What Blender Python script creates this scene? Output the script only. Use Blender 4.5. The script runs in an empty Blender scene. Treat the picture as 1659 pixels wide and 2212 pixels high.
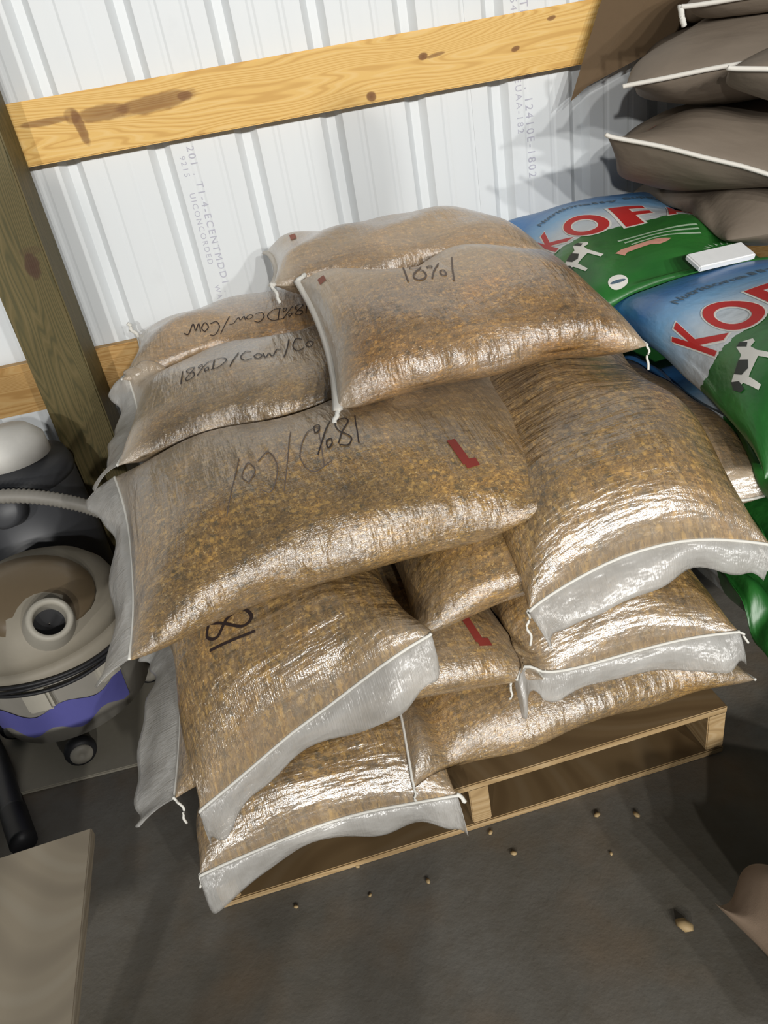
import bpy, bmesh, math, random
import numpy as np
from mathutils import Vector, Matrix
from mathutils.bvhtree import BVHTree
C = bpy.context.scene.collection
S = bpy.context.scene
# ------------------------------------------------------------------ camera
F, PITCH, ROLL, YAW, CH = 1582.26, .521237, -.182624, -.08712, 1.25097
fw = Vector((-math.sin(YAW)*math.cos(PITCH), math.cos(YAW)*math.cos(PITCH), -math.sin(PITCH)))
r0 = Vector((math.cos(YAW), math.sin(YAW), 0)); u0 = r0.cross(fw)
ri = math.cos(ROLL)*r0 + math.sin(ROLL)*u0; up = -math.sin(ROLL)*r0 + math.cos(ROLL)*u0
cam = bpy.data.cameras.new('camera'); cam.sensor_fit = 'VERTICAL'; cam.sensor_height = 24
cam.lens = F/2212*24; cam.clip_start = .02
co = bpy.data.objects.new('camera', cam); C.objects.link(co)
co.matrix_world = Matrix(((ri.x, up.x, -fw.x, 0), (ri.y, up.y, -fw.y, 0), (ri.z, up.z, -fw.z, CH), (0, 0, 0, 1)))
S.camera = co
# ------------------------------------------------------------------ world, lamps, exposure
w = bpy.data.worlds.new('barn_air'); S.world = w; w.use_nodes = True
w.node_tree.nodes['Background'].inputs[0].default_value = (.80, .90, 1, 1)
w.node_tree.nodes['Background'].inputs[1].default_value = .10
def lamp(name, loc, target, power, size, color):
    l = bpy.data.lights.new(name, 'AREA'); l.shape = 'DISK'; l.size = size; l.energy = power; l.color = color
    o = bpy.data.objects.new(name, l); C.objects.link(o); o.location = loc
    o.rotation_euler = (Vector(target)-Vector(loc)).to_track_quat('-Z', 'Y').to_euler()
lamp('rear_lamp', (-2.86, -7.0, 3.05), (.2, 1.6, .6), 270, .2, (1, .98, .94))
lamp('rear_lamp', (-.75, -7.2, 3.2), (.2, 1.6, .6), 150, .2, (1, .98, .94))  # extra lamp, added to spread the gloss across the bag fronts
lamp('rear_lamp', (.55, -7.2, 3.25), (.2, 1.6, .6), 210, .2, (1, .98, .94))
lamp('rear_lamp', (1.8, -6.9, 3.2), (.1, 1.6, .6), 210, .2, (1, .985, .95))  # another added lamp, widens the highlights on the crosswise bags
lamp('rear_lamp', (3.4, -6.2, 3.2), (.1, 1.6, .6), 190, .2, (1, .985, .95))
S.view_settings.view_transform = 'Standard'; S.view_settings.look = 'None'
S.view_settings.exposure = -.30; S.view_settings.gamma = 1.0; S.view_settings.use_curve_mapping = False
# ------------------------------------------------------------------ node helpers
class NT:
    def __init__(s, name, rough=.6, spec=.5):
        s.m = bpy.data.materials.new(name); s.m.use_nodes = True
        s.t = s.m.node_tree; s.b = s.t.nodes['Principled BSDF']
        s.b.inputs['Roughness'].default_value = rough; s.b.inputs['Specular IOR Level'].default_value = spec
    def n(s, typ, **k):
        x = s.t.nodes.new('ShaderNode'+typ)
        for a, v in k.items():
            if a.startswith('i_'): x.inputs[a[2:].replace('_', ' ')].default_value = v
            else: setattr(x, a, v)
        return x
    def l(s, a, b): s.t.links.new(a, b)
    def val(s, sock, v):
        if hasattr(v, 'is_linked') or hasattr(v, 'links'): s.l(v, sock)
        else: sock.default_value = v
    def math(s, op, a, b=0., c=None, clamp=False):
        x = s.n('Math', operation=op); x.use_clamp = clamp
        s.val(x.inputs[0], a); s.val(x.inputs[1], b)
        if c is not None: s.val(x.inputs[2], c)
        return x.outputs[0]
    def mix(s, f, a, b, mode='MIX'):
        x = s.n('MixRGB', blend_type=mode); s.val(x.inputs[0], f); s.val(x.inputs[1], a); s.val(x.inputs[2], b); return x.outputs[0]
    def ramp(s, f, pts, interp='LINEAR'):
        x = s.n('ValToRGB'); e = x.color_ramp; e.interpolation = interp
        while len(e.elements) < len(pts): e.elements.new(.5)
        for q, (p, c) in zip(e.elements, pts): q.position = p; q.color = (*c, 1) if len(c) == 3 else c
        s.l(f, x.inputs[0]); return x.outputs[0]
    def mapping(s, vec, scale=(1, 1, 1), loc=(0, 0, 0), rot=(0, 0, 0)):
        x = s.n('Mapping'); s.l(vec, x.inputs[0]); x.inputs['Scale'].default_value = scale
        s.val(x.inputs['Location'], loc); x.inputs['Rotation'].default_value = rot; return x.outputs[0]
    def noise(s, vec, scale, detail=3, rough=.5, dist=0):
        x = s.n('TexNoise'); s.l(vec, x.inputs['Vector']); x.inputs['Scale'].default_value = scale
        x.inputs['Detail'].default_value = detail; x.inputs['Roughness'].default_value = rough
        x.inputs['Distortion'].default_value = dist; return x.outputs[0]
    def bump(s, h, strength, dist, prev=None):
        x = s.n('Bump'); x.inputs['Strength'].default_value = strength; x.inputs['Distance'].default_value = dist
        s.l(h, x.inputs['Height'])
        if prev is not None: s.l(prev, x.inputs['Normal'])
        return x.outputs[0]
    def obj(s): return s.n('TexCoord').outputs['Object']
    def uv(s): return s.n('TexCoord').outputs['UV']
    def base(s, c): s.val(s.b.inputs['Base Color'], c if not isinstance(c, tuple) or len(c) == 4 else (*c, 1)); return s.m
    def normal(s, nrm): s.l(nrm, s.b.inputs['Normal'])
def rgb(r, g, b):
    f = lambda v: (v/255/12.92 if v/255 <= .04045 else ((v/255+.055)/1.055)**2.4)
    return (f(r), f(g), f(b), 1)
def plain(name, col, rough=.6, spec=.4, grain=.0, scale=60):
    t = NT(name, rough, spec); o = t.obj(); nz = t.noise(o, scale, 4, .6)
    d = t.noise(o, 5, 3, .6)
    c = t.mix(t.math('MULTIPLY', nz, .5), col, tuple(v*.72 for v in col[:3])+(1,))
    c = t.mix(t.math('MULTIPLY', d, .4), c, tuple(min(1, v*1.25+.01) for v in col[:3])+(1,))
    if grain: t.normal(t.bump(nz, grain, .002))
    t.base(c); return t.m
M = {}
def m_grain(name, tint=(1, 1, 1), hz=(.47, .385, .29)):
    t = NT(name, .42, .5); u = t.uv(); oi = t.n('ObjectInfo').outputs['Random']
    off = t.n('CombineXYZ'); t.l(t.math('MULTIPLY', oi, 37.), off.inputs[0]); t.l(t.math('MULTIPLY', oi, 19.), off.inputs[1])
    p = t.mapping(u, (1, 1, 1), off.outputs[0])
    wn = t.n('TexNoise'); t.l(p, wn.inputs['Vector']); wn.inputs['Scale'].default_value = 260; wn.inputs['Detail'].default_value = 2
    wv = t.n('VectorMath', operation='MULTIPLY_ADD'); t.l(wn.outputs['Color'], wv.inputs[0]); wv.inputs[1].default_value = (.0075,)*3; t.l(p, wv.inputs[2]); p0 = p
    ps = t.mapping(wv.outputs[0], (.72, 1, 1))
    v = t.n('TexVoronoi', feature='F1'); t.l(ps, v.inputs['Vector']); v.inputs['Scale'].default_value = 430
    sep = t.n('SeparateColor'); t.l(v.outputs['Color'], sep.inputs[0])
    g = t.ramp(sep.outputs[0], [(0, (.12, .075, .03)), (.12, (.24, .15, .055)), (.32, (.34, .21, .075)), (.55, (.45, .285, .10)), (.74, (.54, .35, .115)), (.88, (.70, .45, .14)), (.97, (.86, .66, .34))], 'CONSTANT')
    edge = t.ramp(v.outputs['Distance'], [(.0, (1, 1, 1)), (.55, (.86, .86, .86)), (1, (.42, .42, .42))])
    g = t.mix(.5, g, edge, 'MULTIPLY'); g = t.mix(.42, g, (.30, .195, .075, 1))
    v2 = t.n('TexVoronoi'); t.l(ps, v2.inputs['Vector']); v2.inputs['Scale'].default_value = 125
    s2 = t.n('SeparateColor'); t.l(v2.outputs['Color'], s2.inputs[0])
    dark = t.ramp(s2.outputs[1], [(.78, (0, 0, 0)), (.92, (1, 1, 1))])
    g = t.mix(t.math('MULTIPLY', t.math('MULTIPLY', dark, t.ramp(v2.outputs['Distance'], [(.2, (1, 1, 1)), (.8, (0, 0, 0))])), .8), g, (.10, .085, .05, 1))
    v3 = t.n('TexVoronoi'); t.l(t.mapping(wv.outputs[0], (.6, 1, 1)), v3.inputs['Vector']); v3.inputs['Scale'].default_value = 185; s3 = t.n('SeparateColor'); t.l(v3.outputs['Color'], s3.inputs[0])
    soft = t.ramp(v3.outputs['Distance'], [(.2, (1, 1, 1)), (.75, (0, 0, 0))]); fine = t.noise(p, 520, 2, .6)
    g = t.mix(1, g, t.ramp(fine, [(.3, (.72, .70, .68)), (.7, (1.25, 1.25, 1.25))]), 'MULTIPLY')
    g = t.mix(t.math('MULTIPLY', t.math('MULTIPLY', t.ramp(s3.outputs[0], [(.72, (0, 0, 0)), (.86, (1, 1, 1))]), soft), .85), g, (.74, .48, .15, 1))
    pat = t.ramp(t.noise(p, 9, 5, .7), [(.30, (.50, .48, .45)), (.5, (.92, .92, .92)), (.72, (1.28, 1.14, .88))])
    g = t.mix(1, g, pat, 'MULTIPLY'); g = t.mix(1, g, (tint[0]*.86, tint[1]*.80, tint[2]*.70, 1), 'MULTIPLY')
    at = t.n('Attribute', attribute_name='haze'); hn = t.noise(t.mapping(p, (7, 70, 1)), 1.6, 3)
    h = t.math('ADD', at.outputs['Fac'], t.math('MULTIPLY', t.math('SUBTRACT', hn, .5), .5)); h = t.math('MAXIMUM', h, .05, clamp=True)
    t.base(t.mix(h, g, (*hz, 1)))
    weave = t.noise(t.mapping(p, (28, 620, 1)), 1., 2); weave2 = t.noise(t.mapping(p, (420, 60, 1)), 1., 2)
    crum = t.noise(t.mapping(p, (34, 11, 1)), 1., 3, .55)
    n1 = t.bump(crum, .7, .012); n1 = t.bump(weave, .40, .0011, n1); n1 = t.bump(weave2, .4, .0009, n1)
    n1 = t.bump(v.outputs['Distance'], .25, .0012, n1)
    t.normal(n1)
    t.b.inputs['Coat Weight'].default_value = 1.; t.b.inputs['Coat Roughness'].default_value = .22; t.b.inputs['Coat IOR'].default_value = 2.0
    t.l(n1, t.b.inputs['Coat Normal']); return t.m
M['grain'] = m_grain('grain_in_woven_film')
M['grain_warm'] = m_grain('warm_grain_in_woven_film', (1.12, 1.0, .9), (.53, .425, .31))
def m_film():
    t = NT('clear_woven_film', .34, .6); u = t.uv()
    wv = t.noise(t.mapping(u, (40, 520, 1)), 1, 2); cr = t.noise(u, 26, 3)
    c = t.ramp(cr, [(.3, (.66, .64, .60)), (.7, (.86, .85, .82))]); t.base(c)
    n1 = t.bump(cr, .8, .010); n1 = t.bump(wv, .7, .0018, n1); t.normal(n1); t.b.inputs['Coat Weight'].default_value = 1.; t.b.inputs['Coat Roughness'].default_value = .22; t.b.inputs['Coat IOR'].default_value = 1.7; t.l(n1, t.b.inputs['Coat Normal'])
    tr = t.n('BsdfTranslucent'); t.l(c, tr.inputs[0]); ts = t.n('BsdfTransparent')
    a = t.n('MixShader'); a.inputs[0].default_value = .35; t.l(t.b.outputs[0], a.inputs[1]); t.l(tr.outputs[0], a.inputs[2])
    b = t.n('MixShader'); b.inputs[0].default_value = .36; t.l(a.outputs[0], b.inputs[1]); t.l(ts.outputs[0], b.inputs[2])
    t.l(b.outputs[0], t.t.nodes['Material Output'].inputs[0]); return t.m
M['film'] = m_film()
def m_brown(name, col):
    t = NT(name, .62, .3); u = t.uv(); n = t.noise(u, 14, 4, .6); wv = t.noise(t.mapping(u, (500, 500, 1)), 1, 1)
    t.base(t.mix(n, col, tuple(v*.78 for v in col[:3])+(1,)))
    nn = t.bump(t.noise(t.mapping(u, (16, 8, 1)), 1, 3), .5, .012); t.normal(t.bump(wv, .2, .0008, nn)); return t.m
M['brown'] = m_brown('brown_woven_sack', (.225, .182, .14, 1))
M['kraft'] = m_brown('tan_sack_cloth', (.33, .24, .17, 1))
M['thread'] = plain('white_sewing_thread', (.80, .78, .72, 1), .8)
M['tape'] = plain('white_seam_tape', (.80, .76, .69, 1), .7)
M['ink'] = plain('black_marker', (.035, .022, .02, 1), .5)
M['inkfade'] = plain('faded_marker', (.16, .12, .10, 1), .6)
M['redmark'] = plain('red_print', (.24, .035, .025, 1), .5)
M['redfade'] = plain('faded_red_print', (.36, .13, .09, 1), .6)
M['red'] = plain('red_lettering', (.50, .022, .02, 1), .45)
M['white'] = plain('white_print', (.78, .76, .70, 1), .5)
M['blackprint'] = plain('black_print', (.03, .035, .03, 1), .5)
M['pink'] = plain('pink_print', (.68, .33, .25, 1), .5)
M['slate'] = plain('slate_blue_print', (.09, .14, .19, 1), .5)
M['palegreen'] = plain('pale_green_print', (.42, .56, .40, 1), .5)
def m_kof():
    t = NT('printed_sack_film', .38, .5); u = t.uv(); sx = t.n('SeparateXYZ'); t.l(u, sx.inputs[0])
    x, y = sx.outputs[0], sx.outputs[1]          # x along bag in m (0 = front end), y across (0 = middle)
    yy = t.math('MULTIPLY', y, y)
    hill = t.math('SUBTRACT', .264, t.math('MULTIPLY', yy, .35))
    hill = t.math('ADD', hill, t.math('MULTIPLY', t.math('SUBTRACT', t.noise(u, 60, 3), .5), .02))
    grn = t.math('LESS_THAN', x, hill)
    d = t.math('ADD', t.math('MULTIPLY', t.math('SUBTRACT', x, hill), 4.2), t.math('MULTIPLY', t.math('SUBTRACT', t.noise(u, 7, 2), .5), .35), clamp=True)
    sky = t.ramp(d, [(0, (.62, .64, .65)), (.32, (.50, .57, .63)), (.62, (.19, .40, .64)), (1, (.05, .20, .48))])
    gr = t.ramp(t.noise(u, 10, 3), [(.3, (.014, .10, .018)), (.7, (.03, .19, .03))])
    t.base(t.mix(grn, sky, gr)); nn = t.bump(t.noise(u, 22, 3), .45, .008); t.normal(nn)
    t.b.inputs['Coat Weight'].default_value = .3; t.b.inputs['Coat Roughness'].default_value = .3; return t.m
M['kof'] = m_kof()
def m_wood(name, c1, c2, c3, knots=(), scale=1., axis='X', dark=(.13, .045, .015), rough=.6):
    t = NT(name, rough, .35); o = t.obj()
    sc = {'X': (.9, 1, 9), 'Z': (9, 9, .9)}[axis]
    p = t.mapping(o, tuple(v*scale for v in sc)); d = t.noise(p, 1.3, 2, .5)
    pp = t.n('VectorMath', operation='ADD'); t.l(p, pp.inputs[0])
    q = t.n('CombineXYZ'); dd = t.math('MULTIPLY', t.math('SUBTRACT', d, .5), 3.2)
    for i in range(3): t.l(dd, q.inputs[i])
    t.l(q.outputs[0], pp.inputs[1])
    wv = t.n('TexWave', wave_type='BANDS', bands_direction='Z' if axis == 'X' else 'X'); t.l(pp.outputs[0], wv.inputs[0])
    wv.inputs['Scale'].default_value = 2.6; wv.inputs['Distortion'].default_value = 1.2; wv.inputs['Detail'].default_value = 2
    c = t.ramp(wv.outputs['Fac'], [(0, c2), (.35, c1), (.8, c1), (1, c3)])
    c = t.mix(t.math('MULTIPLY', t.noise(o, 4, 3), .35), c, (*c3, 1))
    sx = t.n('SeparateXYZ'); t.l(o, sx.inputs[0]); X = sx.outputs[0]; Z = sx.outputs[2]
    ed = t.math('MULTIPLY', t.math('SUBTRACT', t.noise(t.mapping(o, (30, 1, 60)), 1, 3), .5), .55)
    for (kx, kz, rx, rz, an, st) in knots:
        ca, sa = math.cos(an), math.sin(an)
        dx = t.math('SUBTRACT', X, kx); dz = t.math('SUBTRACT', Z, kz)
        a = t.math('DIVIDE', t.math('ADD', t.math('MULTIPLY', dx, ca), t.math('MULTIPLY', dz, sa)), rx)
        b = t.math('DIVIDE', t.math('SUBTRACT', t.math('MULTIPLY', dz, ca), t.math('MULTIPLY', dx, sa)), rz)
        r = t.math('ADD', t.math('SQRT', t.math('ADD', t.math('MULTIPLY', a, a), t.math('MULTIPLY', b, b))), ed)
        k = t.ramp(r, [(0, (1, 1, 1)), (.75, (.85, .85, .85)), (1.05, (0, 0, 0))])
        c = t.mix(t.math('MULTIPLY', k, st), c, (*dark, 1))
    t.normal(t.bump(wv.outputs['Fac'], .12, .002)); t.base(c); return t.m
def m_floor():
    t = NT('dusty_concrete', .78, .25); o = t.obj()
    n = t.noise(o, 2.2, 5, .6); n2 = t.noise(o, 26, 4, .65)
    c = t.ramp(n, [(.3, (.094, .084, .064)), (.5, (.14, .128, .108)), (.7, (.175, .166, .146))])
    c = t.mix(t.math('MULTIPLY', t.ramp(n2, [(.45, (0, 0, 0)), (.75, (1, 1, 1))]), .35), c, (.10, .08, .055, 1))
    c = t.mix(t.math('MULTIPLY', t.ramp(t.noise(o, 5, 3), [(.5, (0, 0, 0)), (.72, (1, 1, 1))]), .4), c, (.20, .13, .07, 1))
    nn = t.bump(n2, .35, .004); t.normal(t.bump(t.noise(o, 140, 3), .3, .0015, nn)); return t.base(c)
M['floor'] = m_floor()
def m_steel():
    t = NT('white_painted_steel', .42, .4); o = t.obj()
    st = t.noise(t.mapping(o, (24, 1, .35)), 1, 2); sm = t.noise(t.mapping(o, (6, 1, 5)), 1, 4, .6)
    c = t.mix(t.math('MULTIPLY', st, .5), (.76, .79, .805, 1), (.70, .735, .76, 1))
    c = t.mix(t.math('MULTIPLY', t.ramp(sm, [(.62, (0, 0, 0)), (.8, (1, 1, 1))]), .18), c, (.5, .5, .5, 1)); return t.base(c)
M['steel'] = m_steel()
M['wallink'] = plain('grey_violet_stamp_ink', (.50, .50, .58, 1), .7)
# ------------------------------------------------------------------ mesh helpers
def mesh_obj(name, verts, faces, mat, parent=None, smooth=True, uv=None, attrs=None):
    me = bpy.data.meshes.new(name); me.from_pydata([tuple(v) for v in verts], [], [tuple(f) for f in faces]); me.update()
    if smooth: me.polygons.foreach_set('use_smooth', [True]*len(me.polygons))
    if mat: me.materials.append(mat)
    if uv is not None:
        l = me.uv_layers.new(name='UVMap'); idx = np.empty(len(me.loops), int); me.loops.foreach_get('vertex_index', idx)
        l.data.foreach_set('uv', np.asarray(uv, dtype=np.float32)[idx].ravel())
    for k, a in (attrs or {}).items():
        at = me.attributes.new(k, 'FLOAT', 'POINT'); at.data.foreach_set('value', np.asarray(a, dtype=np.float32))
    o = bpy.data.objects.new(name, me); C.objects.link(o)
    if parent: o.parent = parent; o.matrix_parent_inverse = parent.matrix_world.inverted()
    return o
def bm_obj(name, bm, mat, parent=None, smooth=False):
    me = bpy.data.meshes.new(name); bmesh.ops.recalc_face_normals(bm, faces=bm.faces); bm.to_mesh(me); bm.free()
    if smooth: me.polygons.foreach_set('use_smooth', [True]*len(me.polygons))
    me.materials.append(mat); o = bpy.data.objects.new(name, me); C.objects.link(o)
    if parent: o.parent = parent; o.matrix_parent_inverse = parent.matrix_world.inverted()
    return o
def tag(o, label, cat, group=None):
    o['label'] = label; o['category'] = cat
    if group: o['group'] = group
    return o
def empty(name, loc, rz=0):
    o = bpy.data.objects.new(name, None); C.objects.link(o); o.location = loc; o.rotation_euler = (0, 0, rz)
    o.matrix_world = Matrix.Translation(loc) @ Matrix.Rotation(rz, 4, 'Z'); o.empty_display_size = .05; return o
def box(bm, x0, x1, y0, y1, z0, z1, bev=.0, M4=None):
    r = bmesh.ops.create_cube(bm, size=1); vs = r['verts']
    for v in vs: v.co = Vector((x0+(v.co.x+.5)*(x1-x0), y0+(v.co.y+.5)*(y1-y0), z0+(v.co.z+.5)*(z1-z0)))
    if bev:
        es = list({e for v in vs for e in v.link_edges}); rr = bmesh.ops.bevel(bm, geom=es, offset=bev, segments=2, affect='EDGES'); vs = list({v for f in rr['faces'] for v in f.verts} | {v for v in vs if v.is_valid})
    if M4 is not None: bmesh.ops.transform(bm, matrix=M4, verts=vs)
def lathe(bm, prof, n=32, M4=None, cap=True):
    rings = []
    for r, z in prof: rings.append([bm.verts.new((r*math.cos(2*math.pi*i/n), r*math.sin(2*math.pi*i/n), z)) for i in range(n)])
    for a, b in zip(rings, rings[1:]):
        for i in range(n): bm.faces.new((a[i], a[(i+1) % n], b[(i+1) % n], b[i]))
    if cap: bm.faces.new(rings[0][::-1]); bm.faces.new(rings[-1])
    if M4 is not None: bmesh.ops.transform(bm, matrix=M4, verts=[v for r in rings for v in r])
def tube(pts, rad, n=8, closed=False, flat=1.):
    pts = [Vector(p) for p in pts]; V = []; Fc = []; N = len(pts)
    for i, p in enumerate(pts):
        a = pts[max(i-1, 0)]; b = pts[min(i+1, N-1)]; d = (b-a).normalized()
        ref = Vector((0, 0, 1)) if abs(d.z) < .9 else Vector((1, 0, 0)); s = d.cross(ref).normalized(); t = s.cross(d)
        r = rad[i] if isinstance(rad, (list, tuple)) else rad
        for k in range(n):
            an = 2*math.pi*k/n; V.append(p + s*math.cos(an)*r + t*math.sin(an)*r*flat)
    for i in range(N-1):
        for k in range(n): Fc.append((i*n+k, i*n+(k+1) % n, (i+1)*n+(k+1) % n, (i+1)*n+k))
    Fc.append(tuple(range(n))[::-1]); Fc.append(tuple(range((N-1)*n, N*n))); return V, Fc
def spline(pts, per=8):
    P = [Vector(p) for p in pts]; P = [2*P[0]-P[1]] + P + [2*P[-1]-P[-2]]; out = []
    for i in range(1, len(P)-2):
        for k in range(per):
            t = k/per; a, b, c, d = P[i-1:i+3]
            out.append(.5*((2*b)+(c-a)*t+(2*a-5*b+4*c-d)*t*t+(3*b-a-3*c+d)*t**3))
    out.append(P[-2]); return out
def tube_obj(name, pts, rad, mat, parent=None, n=8, flat=1., per=8):
    V, Fc = tube(spline(pts, per), rad, n, flat=flat); return mesh_obj(name, V, Fc, mat, parent)
# ------------------------------------------------------------------ floor, wall, girts, post
bm = bmesh.new(); bmesh.ops.create_grid(bm, x_segments=1, y_segments=1, size=6)
fl = bm_obj('floor', bm, M['floor']); fl['kind'] = 'structure'
WY, RIB, X0 = 2.188, .2286, -.44207
wall = empty('wall_back', (0, WY, 0)); wall['kind'] = 'structure'
def panel(k0, k1):                                # one ribbed steel sheet: ribs k0 .. k1-1, seen from its inner side
    pr = []
    for k in range(k0, k1):
        c = X0 + RIB*k; pr += [(c-.030, 0), (c-.012, .020), (c+.012, .020), (c+.030, 0)]
        for mcen in (.078, .150): pr += [(c+mcen-.010, 0), (c+mcen-.004, .0016), (c+mcen+.004, .0016), (c+mcen+.010, 0)]
    a = X0 + RIB*k0 - .075; b = X0 + RIB*(k1-1) + .1536; pr = [(a, 0)] + pr + [(b, 0)]
    bm = bmesh.new(); lo = [bm.verts.new((x, WY+y, 0)) for x, y in pr]; hi = [bm.verts.new((x, WY+y, 3.2)) for x, y in pr]
    for i in range(len(pr)-1): bm.faces.new((lo[i], lo[i+1], hi[i+1], hi[i]))
    o = bm_obj('steel_panel', bm, M['steel'], wall); s = o.modifiers.new('gauge', 'SOLIDIFY'); s.thickness = .001; s.offset = -1
for k in range(-11, 17, 4): panel(k, k+4)
GY = 2.138
girt_knots = []
def px(x, y, Y):                                   # picture point -> world point on the plane y = Y (used to set out the knots and prints)
    d = ri*(x-829.5) - up*(y-1106) + fw*F; t = Y/d.y; return Vector((d.x*t, Y, CH+d.z*t))
def kn(x, y, rx, rz, an, st): p = px(x, y, GY); girt_knots.append((p.x, p.z, rx, rz, an, st))
kn(335, 222, .115, .022, .05, .72); kn(225, 244, .075, .020, 0, .72); kn(95, 264, .075, .009, 0, .72); kn(174, 275, .014, .048, .12, .8); kn(400, 207, .020, .012, 0, .7); kn(155, 250, .02, .02, 0, .5)
kn(802, 209, .015, .013, 0, .95); kn(914, 122, .015, .009, .1, .95); kn(940, 119, .03, .005, .1, .7); kn(1113, 106, .013, .007, .15, .9); kn(1191, 39, .013, .006, .15, .85); kn(1290, 70, .022, .010, .2, .8); kn(1320, 78, .013, .008, .2, .7)
M['girt'] = m_wood('golden_pine', (.80, .50, .145), (.64, .355, .085), (.84, .56, .21), girt_knots, dark=(.17, .06, .018))
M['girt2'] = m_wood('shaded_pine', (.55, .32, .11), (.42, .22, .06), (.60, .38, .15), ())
def girt(z1, mat, label):
    bm = bmesh.new(); box(bm, -3.4, 3.6, GY, GY+.038, z1-.1397, z1, .003)
    return tag(bm_obj('pine_girt', bm, mat), label, 'wooden beam')
girt(1.3532, M['girt'], 'golden pine beam with dark knots and a long brown streak, high on the white wall')
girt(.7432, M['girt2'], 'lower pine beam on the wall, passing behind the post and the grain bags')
pk = px(70, 575, 2.0)
M['post'] = m_wood('treated_post_wood', (.125, .098, .036), (.075, .067, .025), (.155, .118, .048), [(pk.x, pk.z, .02, .036, -.1, .9), (pk.x+.01, pk.z+.035, .03, .012, 0, .3)], axis='Z', dark=(.07, .03, .018))
bm = bmesh.new(); box(bm, -.675, -.53, 2.0, GY-.001, 0, 3.0, .004)
tag(bm_obj('wooden_post', bm, M['post']), 'greenish treated timber post with an oval knot, standing at the left before the wall', 'post')
# stamped lettering on the steel
def text_mesh(s, size, offset=0., font_space=1.):
    cu = bpy.data.curves.new('lettering', 'FONT'); cu.body = s; cu.size = size; cu.offset = offset; cu.space_character = font_space; cu.resolution_u = 7
    o = bpy.data.objects.new('lettering', cu); C.objects.link(o); bpy.context.view_layer.update()
    me = bpy.data.meshes.new_from_object(o.evaluated_get(bpy.context.evaluated_depsgraph_get()))
    bpy.data.objects.remove(o); bpy.data.curves.remove(cu); return me
def wall_text(s, x, z, size):
    me = text_mesh(s, size, 0, 1.3)
    V = [(x + v.co.y, WY-.0012, z - v.co.x) for v in me.vertices]; Fc = [tuple(p.vertices) for p in me.polygons]
    mesh_obj('stamped_lettering', V, Fc, M['wallink'], wall, False); bpy.data.meshes.remove(me)
p = px(392, 318, WY); q = px(1122, 186, WY)
wall_text('201 . T1-4-ECENTMDD1 . 1884 . 15', p.x+.012, p.z, .027); wall_text('9215    UICONCORDED      WAR', p.x-.012, p.z-.02, .021)
wall_text('DTD1 . 1884 . 12410E-1802', q.x+.014, q.z+.22, .030); wall_text('5442   VS2   EUAA-182', q.x-.012, q.z+.20, .025)
# ------------------------------------------------------------------ pallet
PA = .0492354; PX, PY = -.349357, .874293
pal_m = m_wood('pallet_wood', (.40, .27, .13), (.31, .20, .09), (.46, .33, .18), (), .8)
def darken_tops(m, k):
    nt = m.node_tree; b_ = nt.nodes['Principled BSDF']; lk = b_.inputs['Base Color'].links[0]; src = lk.from_socket
    ge = nt.nodes.new('ShaderNodeNewGeometry'); sp = nt.nodes.new('ShaderNodeSeparateXYZ'); nt.links.new(ge.outputs['Normal'], sp.inputs[0])
    mm = nt.nodes.new('ShaderNodeMath'); mm.operation = 'GREATER_THAN'; nt.links.new(sp.outputs[2], mm.inputs[0]); mm.inputs[1].default_value = .6
    mx = nt.nodes.new('ShaderNodeMixRGB'); mx.blend_type = 'MULTIPLY'; nt.links.new(mm.outputs[0], mx.inputs[0]); nt.links.new(src, mx.inputs[1]); mx.inputs[2].default_value = k; nt.links.new(mx.outputs[0], b_.inputs['Base Color'])
darken_tops(pal_m, (.40, .38, .36, 1))                # upward faces darkened, sides and ends keep the base tone
pal = empty('wooden_pallet', (PX, PY, 0), PA); tag(pal, 'low wooden pallet under the grain bags, pale board ends and three stringer ends facing front', 'pallet')
R4 = pal.matrix_world
y = 0
for i, wd in enumerate((.135, .09, .09, .09, .09, .09, .135)):
    bm = bmesh.new(); box(bm, 0, 1.016, y, y+wd, .111, .127, .002, R4); bm_obj('deck_board', bm, pal_m, pal); y += wd+.0832
for i in range(3):
    bm = bmesh.new(); xx = (0, .489, .978)[i]; box(bm, xx, xx+.038, .002, 1.215, .016, .111, .002, R4); bm_obj('stringer', bm, pal_m, pal)
for y in (0, .37, .74, 1.08):
    bm = bmesh.new(); box(bm, 0, 1.016, y, y+.13, 0, .016, .002, R4); bm_obj('bottom_board', bm, pal_m, pal)
# ------------------------------------------------------------------ bags
HX0, HY0, HC = -1.3, .4, .008; HM = np.zeros((int(3.6/HC), int(2.0/HC)))
def hm_at(x, y, HM=None):
    HM = globals()['HM'] if HM is None else HM
    i = np.clip(((x-HX0)/HC).astype(int), 0, HM.shape[0]-1); j = np.clip(((y-HY0)/HC).astype(int), 0, HM.shape[1]-1); return HM[i, j]
def hm_add(P):                                      # P: (n,m,3) grid of points -> raise the height map
    for _ in range(2):
        Q = np.empty((P.shape[0]*2-1, P.shape[1], 3)); Q[::2] = P; Q[1::2] = (P[1:]+P[:-1])/2
        P = np.empty((Q.shape[0], Q.shape[1]*2-1, 3)); P[:, ::2] = Q; P[:, 1::2] = (Q[:, 1:]+Q[:, :-1])/2
    i = ((P[..., 0]-HX0)/HC).astype(int).ravel(); j = ((P[..., 1]-HY0)/HC).astype(int).ravel(); z = P[..., 2].ravel()
    ok = (i >= 0) & (j >= 0) & (i < HM.shape[0]) & (j < HM.shape[1]); np.maximum.at(HM, (i[ok], j[ok]), z[ok])
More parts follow.
